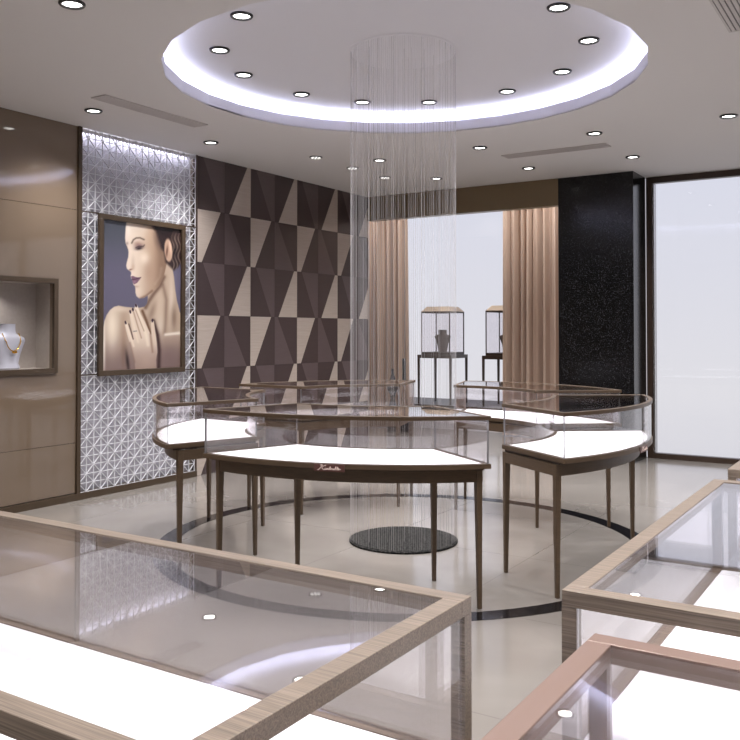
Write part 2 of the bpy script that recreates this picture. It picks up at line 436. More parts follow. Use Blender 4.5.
HAND = [(136,375),(134.5,362),(131.5,350),(129,341),(126.2,331),(124.6,323.5),(125.6,321),(127.2,321.8),(128.6,327),(132.2,338),(133.4,340),(132.2,331),(130.2,319),(129.2,312.5),(130.4,310.3),(131.8,311.6),(132.3,309),(133.4,308.4),(134.7,309.8),(134.9,305),(136,303.6),(137.4,305.6),(140.6,314),(145,322),(149,331),(151.4,336),(151.2,328),(151,321.6),(152.3,319.2),(154,321.6),(155,330),(156.8,343),(157.4,352),(156,360),(157,375)]
def paint(x, y):
    c = mixc((74, 78, 90), (92, 87, 110), smooth01((y-220)/60)); c = mixc(c, (80, 74, 96), smooth01((y-300)/60)*.8)
    c = mixc(c, (112, 104, 128), .5*blob(x, y, 176, 285, 6, 20))
    # body
    d = polyd(BODY, x, y)
    if d > -.7:
        s = mixc((190, 166, 144), (128, 104, 98), smooth01((y-325)/40))
        s = mixc(s, (236, 220, 200), .85*blob(x, y, 112, 326, 6, 22)); s = mixc(s, (245, 235, 222), .75*blob(x, y, 104, 345, 1.4, 30))
        s = mixc(s, (168, 138, 116), .75*blob(x, y, 124, 330, 4, 20)); s = mixc(s, (120, 92, 78), .7*blob(x, y, 123.5, 356, 2.5, 16))
        s = mixc(s, (226, 206, 186), .6*blob(x, y, 120, 309, 9, 3))
        s = mixc(s, (206, 182, 160), .7*blob(x, y, 159, 306, 5, 16)); s = mixc(s, (124, 96, 80), .6*math.exp(-(lined([(163, 285), (166.5, 300), (165.6, 320), (164.6, 333)], x, y)/2.0)**2))
        s = mixc(s, (216, 196, 178), .8*blob(x, y, 171.5, 300, 2.6, 24)); s = mixc(s, (104, 78, 62), .6*blob(x, y, 174, 318, 3, 12)); s = mixc(s, (120, 92, 76), .5*blob(x, y, 152, 312, 3, 10, .3))
        s = mixc(s, (88, 60, 46), .7*math.exp(-(lined([(145.6, 307.6), (149, 301), (153.6, 294), (160, 286), (164, 277)], x, y)/2.1)**2))
        s = mixc(s, (250, 238, 222), .9*math.exp(-(lined([(165.5, 334.6), (171, 334), (179, 333.2)], x, y)/1.5)**2))
        s = mixc(s, (222, 206, 190), .5*blob(x, y, 160, 325, 4, 10)); s = mixc(s, (116, 92, 90), .75*blob(x, y, 170, 358, 14, 16))
        s = mixc(s, (42, 24, 22), .9*blob(x, y, 127.6, 362, 1.7, 11, -.12))
        s = mixc(s, (52, 28, 26), .95*math.exp(-(lined([(153.4, 321), (157.6, 335), (159.2, 350), (158.6, 372)], x, y)/1.9)**2))
        s = mixc(s, (88, 52, 30), .85*math.exp(-(lined([(142.4, 311), (146, 320), (150.4, 333)], x, y)/1.5)**2))
        c = mixc(c, s, smooth01((d+.7)/1.4))
    # face
    d = polyd(FACE, x, y)
    if d > -.6:
        s = mixc((228, 208, 190), (180, 150, 126), smooth01((x-131)/22)); s = mixc(s, (128, 98, 78), .85*smooth01((x-150)/12))
        s = mixc(s, (248, 238, 224), .6*blob(x, y, 128, 229, 3, 8)); s = mixc(s, (214, 196, 180), .5*blob(x, y, 140, 230, 7, 7))
        s = mixc(s, (240, 222, 204), .7*blob(x, y, 144, 258, 5, 6)); s = mixc(s, (190, 164, 146), .5*blob(x, y, 133, 262, 2, 7))
        s = mixc(s, (170, 138, 116), .6*blob(x, y, 150, 272, 5, 9)); s = mixc(s, (226, 206, 184), .14*math.exp(-(lined([(161.5, 268), (160, 277), (155, 284)], x, y)/1.5)**2))
        s = mixc(s, (120, 88, 70), .7*math.exp(-(lined([(140, 298.8), (146, 296), (152, 291)], x, y)/1.4)**2)); s = mixc(s, (224, 202, 180), .5*blob(x, y, 138.5, 291, 3, 4))
        s = mixc(s, (78, 60, 54), .55*blob(x, y, 158, 241, 3.4, 10, -.3)); s = mixc(s, (154, 118, 106), .75*blob(x, y, 137.6, 244, 4.6, 3)); s = mixc(s, (108, 76, 80), .7*blob(x, y, 139, 246.6, 4.6, 2.4, -.25))
        s = mixc(s, (40, 28, 32), .97*blob(x, y, 139.2, 248.3, 3.4, 1.5, -.2)); s = mixc(s, (40, 28, 32), .6*math.exp(-(lined([(135.8, 247.6), (139, 246.2), (143.4, 246.4), (144.4, 245)], x, y)/.6)**2))
        s = mixc(s, (84, 68, 58), .85*math.exp(-(lined([(131.8, 243), (133.4, 239.8), (136.2, 238), (140, 237.8), (144, 239.6)], x, y)/.85)**2))
        s = mixc(s, (60, 44, 46), .7*math.exp(-(lined([(126.4, 246.4), (127.6, 250)], x, y)/.7)**2)); s = mixc(s, (120, 92, 92), .5*blob(x, y, 127.2, 243.4, 1.4, 1.6))
        s = mixc(s, (116, 76, 62), .85*blob(x, y, 130.6, 269.6, 2., .9, -.3)); s = mixc(s, (188, 154, 132), .6*blob(x, y, 133, 267, 2, 3))
        lips = [(131, 276.4), (132.8, 275.8), (135.2, 276.8), (138, 277.4), (141.2, 277.2), (139.4, 280), (137, 283), (134.2, 284.4), (132.6, 282.6), (132, 279.6)]
        dl = polyd(lips, x, y); lc = mixc((120, 84, 104), (150, 112, 130), blob(x, y, 134.5, 281.8, 1.6, 1.2)); s = mixc(s, lc, smooth01((dl+.4)/.8))
        s = mixc(s, (60, 32, 48), .85*math.exp(-(lined([(132, 279.4), (135, 279.2), (140.6, 277.6)], x, y)/.5)**2)); s = mixc(s, (168, 134, 118), .5*blob(x, y, 136.4, 286.6, 2.4, 1.2))
        c = mixc(c, s, smooth01((d+.6)/1.2))
    d = polyd(HAIR, x, y)
    if d > -2.2:
        s = mixc((46, 30, 30), (72, 56, 50), .6*blob(x, y, 175, 246, 4, 16)); k = math.sin(x*1.9+math.sin(y*.35)*2.4)
        s = mixc(s, (158, 136, 118), .55*max(0, k)*smooth01((x-170)/4)*smooth01((y-230)/10)); s = mixc(s, (22, 14, 16), .7*blob(x, y, 165, 231, 6, 6)); s = mixc(s, (24, 16, 18), .6*blob(x, y, 175, 252, 2, 6))
        c = mixc(c, s, smooth01((d+2.2)/3.4))
    # ear
    e = blob(x, y, 168.4, 250.4, 3.9, 11.5, -.06)
    if e > .2:
        s = mixc((188, 152, 128), (96, 62, 50), .9*blob(x, y, 167, 251.5, 1.1, 6, .1)); s = mixc(s, (226, 192, 168), .7*blob(x, y, 170.3, 247, .9, 8, -.12)); s = mixc(s, (218, 180, 156), .7*blob(x, y, 166.6, 260, 1.4, 1.6))
        c = mixc(c, s, smooth01((e-.26)/.22))
    # hand
    d = polyd(HAND, x, y)
    if d > -.5:
        s = mixc((222, 200, 180), (158, 132, 120), smooth01((y-334)/32)); s = mixc(s, (240, 224, 204), .6*math.exp(-(lined([(136.6, 307), (141, 320), (146, 334), (148, 345)], x, y)/1.6)**2))
        s = mixc(s, (240, 222, 200), .6*math.exp(-(lined([(126.6, 324), (130, 335), (133.6, 346)], x, y)/1.1)**2)); s = mixc(s, (236, 218, 196), .5*math.exp(-(lined([(131.4, 314), (134.6, 328), (138, 342)], x, y)/1.1)**2))
        s = mixc(s, (150, 116, 96), .7*math.exp(-(lined([(133.6, 312), (137.4, 325), (141.4, 338)], x, y)/.7)**2)); s = mixc(s, (140, 104, 84), .6*math.exp(-(lined([(135.6, 310), (139.6, 320), (144, 331)], x, y)/.6)**2))
        s = mixc(s, (140, 106, 88), .7*math.exp(-(lined([(150.4, 334), (151.6, 344), (152.6, 352)], x, y)/1.2)**2)); s = mixc(s, (214, 190, 166), .6*math.exp(-(lined([(152.8, 323), (154, 334), (154.8, 344)], x, y)/1.0)**2))
        s = mixc(s, (130, 98, 84), .7*math.exp(-(lined([(134.4, 362), (132, 352), (129.6, 343)], x, y)/1.2)**2)); s = mixc(s, (188, 160, 144), .4*blob(x, y, 146, 360, 8, 10))
        s = mixc(s, (96, 96, 104), .8*math.exp(-(lined([(133.6, 331.4), (136.6, 331)], x, y)/.5)**2))
        c = mixc(c, s, smooth01((d+.5)/1.))
    for nx, ny, a in ((125.6, 322.6, -.3), (130.3, 311.8, -.2), (132.9, 309.6, -.1), (136, 305.6, -.25), (152.4, 320.6, .1)):
        c = mixc(c, (52, 28, 46), smooth01((blob(x, y, nx, ny, 1.15, 2.2, a)-.35)/.25))
    c = mixc(c, (58, 30, 28), .9*math.exp(-(lined([(128.8, 324), (131, 331), (133.2, 339)], x, y)/.55)**2))
    return c
pf = empty('portrait_poster', (XL, 4.953, .921)); tag(pf, 'large framed advertising photo of a woman resting a hand on her shoulder', 'poster')
PY0, PY1, PZ0, PZ1 = 4.489-4.953, 5.417-4.953, 0., 1.26
b = MB(); w = .042; xa, xb = .008, .034
b.box(xa, xb, PY0, PY1, PZ1-w, PZ1); b.box(xa, xb, PY0, PY1, PZ0, PZ0+w); b.box(xa, xb, PY0, PY0+w, PZ0+w, PZ1-w); b.box(xa, xb, PY1-w, PY1, PZ0+w, PZ1-w)
b.build('frame', 'bronze', pf, bevel=.002)
NX, NZ = 150, 260
b = MB(); y0, y1, z0, z1 = PY0+w, PY1-w, PZ0+w, PZ1-w
cols = []
# the picture in flat, undistorted units: the drawing units above follow these two small warps
for j in range(NZ+1):
    for i in range(NX+1):
        u = i/NX; v = j/NZ
        b.v.append((.014, y0+(y1-y0)*u, z0+(z1-z0)*v))
        q = .10666*u+.00335*v+1          # from sheet fractions to the drawing units of the shapes above
        x = (97.76755*u+1.22971*v+101.61673)/q; yy = (35.3783*u-150.91509*v+370.731)/q
        pc = paint(x, yy); gm = sum(pc)/3; cols.append(lin([min(252, .97*(q+(gm-q)*.12)) for q in pc]))
for j in range(NZ):
    for i in range(NX):
        a = j*(NX+1)+i; b.quad(a, a+1, a+NX+2, a+NX+1)
b.box(.006, .0135, y0, y1, z0, z1)
cols += [(.1, .1, .1, 1)]*8
po = b.build('photo_print', 'print', pf)
ca = po.data.color_attributes.new('print', 'FLOAT_COLOR', 'POINT')
ca.data.foreach_set('color', [q for c in cols for q in c])

# ------------------------------------------------------------------ ring of curved showcases
RO, RI, GAP = 1.481, .920, .194
CC = (-2.694, 4.603); PH0 = .0; RM = 1.2
TOP = .886; DK = .67
NA = 28
def arc(rbase, g, n=NA):
    a = R(36)-math.asin(g/rbase)
    return [(rbase*math.cos(-a+2*a*i/n)-RM, rbase*math.sin(-a+2*a*i/n)) for i in range(n+1)]
def outl(off, over=0.): return arc(RO-off-over, GAP+off), arc(RI+off, GAP+off)
def slab(mb, off, z0, z1, mi=0, over=0.):
    o, i = outl(off, over); n = len(o); bi = len(mb.v)
    for z in (z0, z1):
        mb.v += [(x, y, z) for x, y in o] + [(x, y, z) for x, y in i]
    for k in range(n-1):
        mb.quad(bi+k, bi+k+1, bi+n+k+1, bi+n+k, mi=mi); t = bi+2*n; mb.quad(t+k, t+k+1, t+n+k+1, t+n+k, mi=mi)
        mb.quad(bi+k, bi+k+1, t+k+1, t+k, mi=mi); mb.quad(bi+n+k, bi+n+k+1, t+n+k+1, t+n+k, mi=mi)
    for k in (0, n-1): mb.quad(bi+k, bi+n+k, t+n+k, t+k, mi=mi)
def ringp(mb, off0, off1, z0, z1, mi=0, over=0.):
    loops = []
    for off, z in ((off0, z0), (off0, z1), (off1, z1), (off1, z0), (off0, z0)):
        o, i = outl(off, over); loops.append([(x, y, z) for x, y in o] + [(x, y, z) for x, y in reversed(i)])
    mb.loft(loops, cap=False)
def strip(mb, A, B, z0, z1):
    """upright pane between two matching polylines A (one face) and B (the other)"""
    bi = len(mb.v); n = len(A)
    for z in (z0, z1): mb.v += [(x, y, z) for x, y in A] + [(x, y, z) for x, y in B]
    t = bi+2*n
    for k in range(n-1):
        for q, mi in (((bi+k, bi+k+1, t+k+1, t+k), 0), ((bi+n+k, bi+n+k+1, t+n+k+1, t+n+k), 0), ((bi+k, bi+k+1, bi+n+k+1, bi+n+k), 1), ((t+k, t+k+1, t+n+k+1, t+n+k), 1)): mb.quad(*q, mi=mi)
    for k in (0, n-1): mb.quad(bi+k, bi+n+k, t+n+k, t+k, mi=1)
def taper_leg(mb, cx, cy, z0, z1, wt, wb, dx=0, dy=0):
    # dx, dy: unit direction of the outer corner whose faces stay straight
    lo = []
    for z, w in ((z0, wb), (z1, wt)):
        sx, sy = cx+dx*(wt-wb)/2, cy+dy*(wt-wb)/2
        if z == z1: sx, sy = cx, cy
        lo.append([(sx+a*w/2, sy+b_*w/2, z) for a, b_ in ((-1, -1), (1, -1), (1, 1), (-1, 1))])
    mb.loft(lo)

GL = 'glass-topped curved showcases set in a ring'
case = empty('curved_showcase', (0, 0, 0))
b = MB(); ringp(b, .004, .022, .578, .634, over=.066); b.build('apron', 'wood', case)
b = MB(); slab(b, .012, .636, .647, over=.03); b.build('plinth', 'wood_dark', case)
b = MB(); ringp(b, 0, .028, .648, DK); b.build('deck_rim', 'wood', case, bevel=.0015)
b = MB(); slab(b, .028, .650, DK-.001); b.build('display_deck', 'glow_deck', case)
for rr, side in ((RO, 1), (RI, -1)):
    for s in (-1, 1):
        rl = rr-side*.019-(.066 if side > 0 else 0); a = R(36)-math.asin((GAP+.019)/rl); th = s*a
        cx, cy = rl*math.cos(th), rl*math.sin(th)
        bd = s*R(36)       # the end edge runs along this direction
        e1 = Vector((math.cos(bd), math.sin(bd))); e2 = Vector((-math.sin(bd), math.cos(bd)))*s
        lb = MB(); wt, wb = .031, .018; lo = []
        for z, w in ((0, wb), (.6335, wt)):
            c0 = Vector((cx, cy)) + (e1*side+e2)*((wt-w)/2)*.6
            lo.append([(*(c0+e1*a1*w/2+e2*a2*w/2-Vector((RM, 0))), z) for a1, a2 in ((-1, -1), (1, -1), (1, 1), (-1, 1))])
        lb.loft(lo); lb.build('leg', 'wood', case, bevel=.0015)
o8, i8 = outl(.007); o13, i13 = outl(.013)
for A, B in ((o8, o13), (i8, i13)):
    b = MB(); strip(b, A, B, DK, TOP-.018); b.build('glass_side', ['glass', 'glass_edge'], case)
for k in (0, -1):
    A = [o8[k], i8[k]]; B = [o13[k], i13[k]]
    d = Vector(o8[k])-Vector(i8[k]); d.normalize()
    A = [tuple(Vector(A[0])-d*.008), tuple(Vector(A[1])+d*.008)]; B = [tuple(Vector(B[0])-d*.002), tuple(Vector(B[1])+d*.002)]
    b = MB(); strip(b, A, B, DK, TOP-.018); b.build('glass_end', ['glass', 'glass_edge'], case)
b = MB(); ringp(b, 0, .022, TOP-.018, TOP); b.build('top_rim', 'wood', case, bevel=.0015)
b = MB(); slab(b, .022, TOP-.008, TOP-.002); b.build('glass_top', 'glass', case)
# name plate, slightly curved, on the middle of the outer rim
b = MB(); ra = RO+.0045; n = 8; ha = .072/ra
A = [(ra*math.cos(-ha+2*ha*i/n)-RM, ra*math.sin(-ha+2*ha*i/n)) for i in range(n+1)]
B = [((ra-.004)*math.cos(-ha+2*ha*i/n)-RM, (ra-.004)*math.sin(-ha+2*ha*i/n)) for i in range(n+1)]
strip(b, A, B, .636, .668)
for i in range(len(b.m)): b.m[i] = 0
np_ = b.build('name_plate', 'plum', case)
# handwritten name, drawn stroke by stroke (x right, y up, in plate units)
STR = [[(-46, -9), (-40, -7), (-33, 3), (-28, 12)], [(-36, 11), (-29, 13), (-27, 9)], [(-14, 12), (-22, 9), (-30, 2), (-28, -2), (-24, -8), (-21, -9)],
       [(-21, -8), (-18, -1), (-17, -7), (-14, -7)], [(-18, 3), (-17.4, 3.6)], [(-14, -7), (-12, -1), (-12, -7), (-9, -2), (-7, -1), (-7, -7), (-4, -7)],
       [(-4, -7), (0, 6), (1, 6), (-1, -6), (2, -7), (4, -3), (2, -1)], [(4, -3), (8, -1), (7, -7), (10, -7), (13, -1), (12, -7), (15, -7)],
       [(15, -7), (20, 7), (21, 6), (18, -7), (21, -7)], [(21, -7), (26, 6), (27, 5), (24, -7), (27, -7)], [(27, -5), (31, -3), (31, 0), (28, -1), (28, -6), (31, -7), (37, -3)]]
b = MB()
for st in STR:
    pts = []
    for i in range(len(st)-1):
        for k in range(3): pts.append((st[i][0]+(st[i+1][0]-st[i][0])*k/3, st[i][1]+(st[i+1][1]-st[i][1])*k/3))
    pts.append(st[-1])
    P3 = []
    for sx, sy in pts:
        th = (sx+4)*.00132/ra
        P3.append(((ra+.0008)*math.cos(th)-RM, (ra+.0008)*math.sin(th), .652+sy*.00105))
    b.tube(P3, .0013, 5)
b.build('lettering', 'letter', np_)
labels = ['curved glass showcase at the right of the ring, beside the big window',
          'curved glass showcase at the back of the ring, before the curtain and black column',
          'curved glass showcase at the back of the ring, before the patterned wall',
          'curved glass showcase at the left of the ring, beside the white lattice',
          'curved glass showcase at the front of the ring, its name plate facing us']
for k in range(5):
    o = case if k == 0 else copy_tree(case)
    th = R(72*k)+PH0
    o.location = (CC[0]+RM*math.cos(th), CC[1]+RM*math.sin(th), 0); o.rotation_euler = (0, 0, th)
    tag(o, labels[k], 'showcase', GL)

# ------------------------------------------------------------------ straight showcases near the camera
def straight_case(x0, x1, y0, y1, wood, label):
    root = empty('glass_showcase', ((x0+x1)/2, (y0+y1)/2, 0)); tag(root, label, 'showcase', 'straight glass showcases near the front')
    hx, hy = (x1-x0)/2, (y1-y0)/2; w = .030; p = .022; t = .024
    for sx in (-1, 1):
        for sy in (-1, 1):
            b = MB(); xa, xb = sorted((sx*hx, sx*(hx-p))); ya, yb = sorted((sy*hy, sy*(hy-p)))
            b.box(xa, xb, ya, yb, 0, TOP-t-.0005); b.build('post', wood, root)
    for s in (-1, 1):
        b = MB(); ya, yb = sorted((s*hy, s*(hy-w))); b.box(-hx, hx, ya, yb, TOP-t, TOP); b.build('top_rail', wood, root, bevel=.001)
        b = MB(); xa, xb = sorted((s*hx, s*(hx-w))); b.box(xa, xb, -hy+w+.0003, hy-w-.0003, TOP-t, TOP); b.build('top_rail', wood, root, bevel=.001)
        b = MB(); ya, yb = sorted((s*hy, s*(hy-p))); b.box(-hx+p+.0003, hx-p-.0003, ya, yb, .636, .664); b.build('deck_rail', wood, root)
        b = MB(); xa, xb = sorted((s*hx, s*(hx-p))); b.box(xa, xb, -hy+p+.0003, hy-p-.0003, .636, .664); b.build('deck_rail', wood, root)
        b = MB(); ya, yb = sorted((s*(hy-.004), s*(hy-.010))); b.box(-hx+p+.0005, hx-p-.0005, ya, yb, .6645, TOP-t-.0005); b.build('glass_side', 'glass', root)
        b = MB(); xa, xb = sorted((s*(hx-.004), s*(hx-.010))); b.box(xa, xb, -hy+p+.0005, hy-p-.0005, .6645, TOP-t-.0005); b.build('glass_side', 'glass', root)
    b = MB(); b.box(-hx+w+.0005, hx-w-.0005, -hy+w+.0005, hy-w-.0005, TOP-.008, TOP-.002); b.build('glass_top', 'glass', root)
    b = MB(); b.box(-hx+p+.0005, hx-p-.0005, -hy+p+.0005, hy-p-.0005, .640, .662); b.build('display_deck', 'glow_deck', root)
    b = MB(); b.box(-hx+p+.004, hx-p-.004, -hy+p+.004, hy-p-.004, .06, .6355); cb = b.build('cabinet_body', wood, root)
    return root
straight_case(-1.93, -.543, .538, 1.131, 'oak', 'long grey-oak showcase with white deck, its glass mirroring the lattice screen')
straight_case(-.444, .136, 1.229, 2.358, 'oak', 'grey-oak glass showcase mirroring the bright window, behind the rose-coloured one')
straight_case(-.346, .234, .36, 1.076, 'rose', 'rose-brown framed glass showcase, nearest of all')
straight_case(-.444, .136, 2.55, 3.70, 'oak', 'oak showcase of which only one corner shows, farthest along the window side')

# ------------------------------------------------------------------ mat and string curtain
b = MB(); b.lathe([(.31, 0), (.328, .0), (.328, .010), (.31, .016), (.001, .016)], 72, c=(0, 0), cap=False)
mo = b.build('pebble_mat', 'mat', loc=(-2.635, 4.545, .0005)); tag(mo, 'round black pebble mat on the floor in the middle of the ring', 'mat')
b = MB(); rnd = random.Random(3)
for k in range(160):
    a = 2*math.pi*k/160+rnd.uniform(-.004, .004); r = .322+rnd.uniform(-.006, .0)
    if k % 9 == 0: r = rnd.uniform(.06, .30)
    x, y = r*math.cos(a), r*math.sin(a); w = rnd.choice((.0004, .0005, .0005, .0006, .0011))
    b.loft([[(x+w*math.cos(q), y+w*math.sin(q), z) for q in (0, 2.094, 4.189)] for z in (.0005, 2.95)], cap=False)
so = b.build('string_curtain', 'string', loc=(-2.635, 4.545, .018)); tag(so, 'round curtain of fine pale strings hanging from the ceiling recess', 'string curtain', kind='stuff')
so.visible_shadow = True
b = MB(); b.lathe([(.001, .0055), (.335, .0055), (.335, .0065), (.001, .0065)], 72, cap=False)
tag(b.build('curtain_track', 'ceiling_in', loc=(-2.635, 4.545, 2.968)), 'round flat ceiling plate from which the string curtain hangs', 'curtain track')

# ------------------------------------------------------------------ ceiling lamps
def lamp_mesh(r=.062):
    root = empty('downlight', (0, 0, 0))
    b = MB(); b.lathe([(r*.72, .0), (r, -.001), (r, -.007), (r*.93, -.012), (r*.78, -.012), (r*.72, -.003), (r*.72, 0)], 32, cap=False); b.build('trim_ring', 'trim_black', root, smooth=True)
    b = MB(); b.lathe([(r*.715, -.001), (r*.715, -.0035)], 32); b.build('lens', 'lens', root)
    return root
proto = lamp_mesh()
lampn = 0
def add_light(x, y, z, power, ang=130., blend=1., rad=.04, colr=(1, .975, .955)):
    ld = bpy.data.lights.new('downlight_beam', 'SPOT'); ld.energy = power; ld.spot_size = R(ang); ld.spot_blend = blend; ld.shadow_soft_size = rad; ld.color = colr
    lo = bpy.data.objects.new('downlight_beam', ld); col.objects.link(lo); lo.location = (x, y, z)
    return lo
def downlight(x, y, z, label, group, power):
    global lampn
    o = proto if lampn == 0 else copy_tree(proto)
    lampn += 1
    o.location = (x, y, z-.0005); tag(o, label, 'downlight', group)
    add_light(x, y, z-.05, power)
ANG = [-168.9, -142.4, -110.9, -79, -46, -12.4, 18.4, 50, 78.3, 109.9, 135.6, 160.7]
P_IN, P_OUT = 58., 84.
RL = {-168.9: 'recess downlight third from the leftmost end, where the ring starts curving to the back', -142.4: 'leftmost of the recess downlights', -110.9: 'recess downlight nearest the top edge on the left side',
      -12.4: 'recess downlight nearest the top edge on the right side', 18.4: 'rightmost of the recess downlights', 50: 'recess downlight next behind the rightmost one',
      78.3: 'recess downlight at the back, just right of the string curtain', 109.9: 'recess downlight at the back, behind the right half of the string curtain',
      135.6: 'recess downlight at the back, behind the left half of the string curtain', 160.7: 'recess downlight at the back, just left of the string curtain',
      -79: 'recess downlight just above the view, on its left', -46: 'recess downlight just above the view, on its right'}
RL[-168.9] = 'recess downlight on the left, just behind the leftmost one'
for a in ANG:
    downlight(CX+1.115*math.cos(R(a)), CY+1.115*math.sin(R(a)), ZT, 'black-rimmed '+RL[a] if a != -142.4 else 'leftmost of the black-rimmed downlights in the recess', 'downlights of the ceiling recess', P_IN)
OUT = [(-3.355, 2.668, 'downlight between the top edge of the view and the left ceiling grille'), (-4.858, 4.051, 'downlight between the left ceiling grille and the lattice screen'), (-4.864, 5.253, 'downlight by the corner where lattice screen meets patterned wall'),
       (-4.083, 6.62, 'downlight seen through the string curtain, nearer of the two there'), (-4.085, 7.72, 'downlight seen through the string curtain, farther one by the brown valance'),
       (-3.09, 6.62, 'downlight just right of the string curtain, left of the slim grille'), (-2.11, 6.62, 'downlight between the slim grille and the ceiling recess'),
       (-3.09, 7.70, 'downlight between the slim grille and the brown valance'), (-2.11, 7.70, 'downlight in front of the black column'), (-1.125, 6.606, 'downlight before the big window, right of all others')]
for x, y, l in OUT: downlight(x, y, H, 'black-rimmed '+l, 'downlights of the flat ceiling', P_OUT)
for x, y in ((-.9, 1.9), (-1.7, .9), (.15, .9), (.15, 2.2), (.3, 3.6), (.3, 5.4), (-.4, 7.7), (.9, 7.2), (-3.6, .6), (-4.4, 2.2), (-4.4, -.6), (-2.0, -.9), (0, -.9), (1.6, 1), (1.8, 3), (1.8, 5.2)):
    downlight(x, y, H, 'black-rimmed downlight of the flat ceiling beyond the view', 'downlights of the ceiling beyond the view', P_OUT*1.5)
# cluster spots
cp = empty('cluster_spotlight', (0, 0, 0))
b = MB(); b.lathe([(.001, 0), (.058, 0), (.058, -.006), (.001, -.007)], 32, cap=False); b.build('housing', 'trim_black', cp)
b = MB()
for k in range(9):
    a = 2*math.pi*k/8; r = .036 if k < 8 else 0; b.lathe([(.010, -.0065), (.0095, -.010), (.005, -.012)], 8, c=(r*math.cos(a), r*math.sin(a)))
b.build('lens_cluster', 'lens_dim', cp)
for k, (x, y, l) in enumerate(((-4.496, 6.208, 'nearest the ceiling recess'), (-4.496, 6.80, 'middle of the row of three'), (-4.496, 7.393, 'nearest the valance'))):
    o = cp if k == 0 else copy_tree(cp)
    o.location = (x, y, H-.0005); tag(o, 'dark-rimmed spotlight with a cluster of small lenses, '+l, 'spotlight', 'cluster spotlights above the patterned wall')
# vents
def grille(x0, x1, y0, y1, along, label, n):
    root = empty('ceiling_grille', ((x0+x1)/2, (y0+y1)/2, H-.0005)); tag(root, label, 'ceiling grille', 'air grilles in the ceiling')
    hx, hy = (x1-x0)/2, (y1-y0)/2; w = .012
    b = MB(); b.box(-hx, hx, -hy, -hy+w, -.007, 0); b.box(-hx, hx, hy-w, hy, -.007, 0); b.box(-hx, -hx+w, -hy+w, hy-w, -.007, 0); b.box(hx-w, hx, -hy+w, hy-w, -.007, 0); b.build('frame', 'vent', root)
    b = MB(); b.box(-hx+w, hx-w, -hy+w, hy-w, -.0015, 0); b.build('backing', 'vent_dark', root)
    b = MB()
    for k in range(n):
        if along == 'y':
            x = -hx+w+(k+.5)*(2*hx-2*w)/n; q = (hx-w)/n*.74; b.box(x-q, x+q, -hy+w, hy-w, -.006, -.0018)
        else:
            y = -hy+w+(k+.5)*(2*hy-2*w)/n; q = (hy-w)/n*.6; b.box(-hx+w, hx-w, y-q, y+q, -.006, -.0018)
    b.build('slats', 'vent', root)
grille(-4.607, -4.466, 3.82, 4.79, 'y', 'long slim white air grille between recess and lattice wall', 8)
grille(-3.072, -2.142, 7.02, 7.17, 'x', 'long slim air grille near the valance and black column', 8)
grille(-.803, .05, 3.80, 4.75, 'y', 'large square white air grille at the top right corner of the view', 34)

# ------------------------------------------------------------------ curtains
def curtain(x0, x1, label, seed, lean):
    rnd = random.Random(seed); n = int((x1-x0)/.008); ph = [rnd.uniform(0, 6.28) for _ in range(4)]
    b = MB(); zs = [.012, .6, 1.3, 2.0, 2.6, 2.80]
    def prof(t, z):
        s = t*(x1-x0); f = .5+.5*z/2.8
        return .048*math.sin(s*58+ph[0]+1.6*math.sin(s*9+ph[1]))+.020*math.sin(s*131+ph[2]+.25*z)+.03*math.sin(s*21+ph[3])*(1.2-.3*f)
    loops = []
    for z in zs:
        k = 1+lean*(1-z/2.8)
        fr_, bk = [], []
        for i in range(n+1):
            t = i/n; x = x0+(x1-x0)*t if lean < 0 else x0+(x1-x0)*t*k
            if lean < 0: x = x1-(x1-x0)*(1-t)*(1-lean*(1-z/2.8))
            y = prof(t, z); fr_.append((x, y-.002, z)); bk.append((x, y+.002, z))
        loops.append(fr_+bk[::-1])
    b.loft(loops)
    o = b.build('curtain', 'curtain', smooth=True); o.location = (0, 9.80, 0)
    tag(o, label, 'curtain', 'window curtains')
    r = MB(); r.tube([(x0-.1, 0, 2.806), (x1+.1, 0, 2.806)], .010, 8); ro = r.build('curtain_track', 'bronze', o)
    return o
for x in (-6.2, -5.2, -4.2, -3.5): downlight(x, 9.25, 3.5, 'black-rimmed downlight added over the display alcove to brighten the curtains, unseen behind the valance', 'added downlights of the display alcove', 70.)  # unseen lamps added to light the curtain fronts
curtain(-6.6, -5.62, 'full-length peach curtain behind the strings, beside the patterned wall', 5, .03)
curtain(-4.275, -3.15, 'full-length peach curtain beside the black column', 11, -.01)

# ------------------------------------------------------------------ tall tower showcases on the platform
tw_ = empty('tower_showcase', (0, 0, 0))
s = .215; tt = .25
for sx in (-1, 1):
    for sy in (-1, 1):
        b = MB(); cx, cy = sx*(tt-.0145), sy*(tt-.0145); taper_leg(b, cx, cy, 0, .605, .028, .020); b.build('leg', 'wood_dark', tw_)
b = MB(); b.box(-tt, tt, -tt, tt, .6055, .650); b.build('table_frame', 'wood_dark', tw_)
b = MB(); b.box(-s, s, -s, s, .6505, .685); b.build('box_base', 'wood_dark', tw_)
for sx in (-1, 1):
    for sy in (-1, 1):
        b = MB(); xa, xb = sorted((sx*s, sx*(s-.012))); ya, yb = sorted((sy*s, sy*(s-.012))); b.box(xa, xb, ya, yb, .6855, 1.205); b.build('post', 'wood_dark', tw_)
b = MB()
b.box(-s, s, -s, -s+.016, 1.2055, 1.225); b.box(-s, s, s-.016, s, 1.2055, 1.225); b.box(-s, -s+.016, -s+.016, s-.016, 1.2055, 1.225); b.box(s-.016, s, -s+.016, s-.016, 1.2055, 1.225)
b.build('top_frame', 'wood_dark', tw_)
b = MB(); b.loft([[(a*q, c_*q, z) for a, c_ in ((-1, -1), (1, -1), (1, 1), (-1, 1))] for q, z in ((s, 1.2255), (s*.72, 1.29))]); b.build('lid', 'lid', tw_)
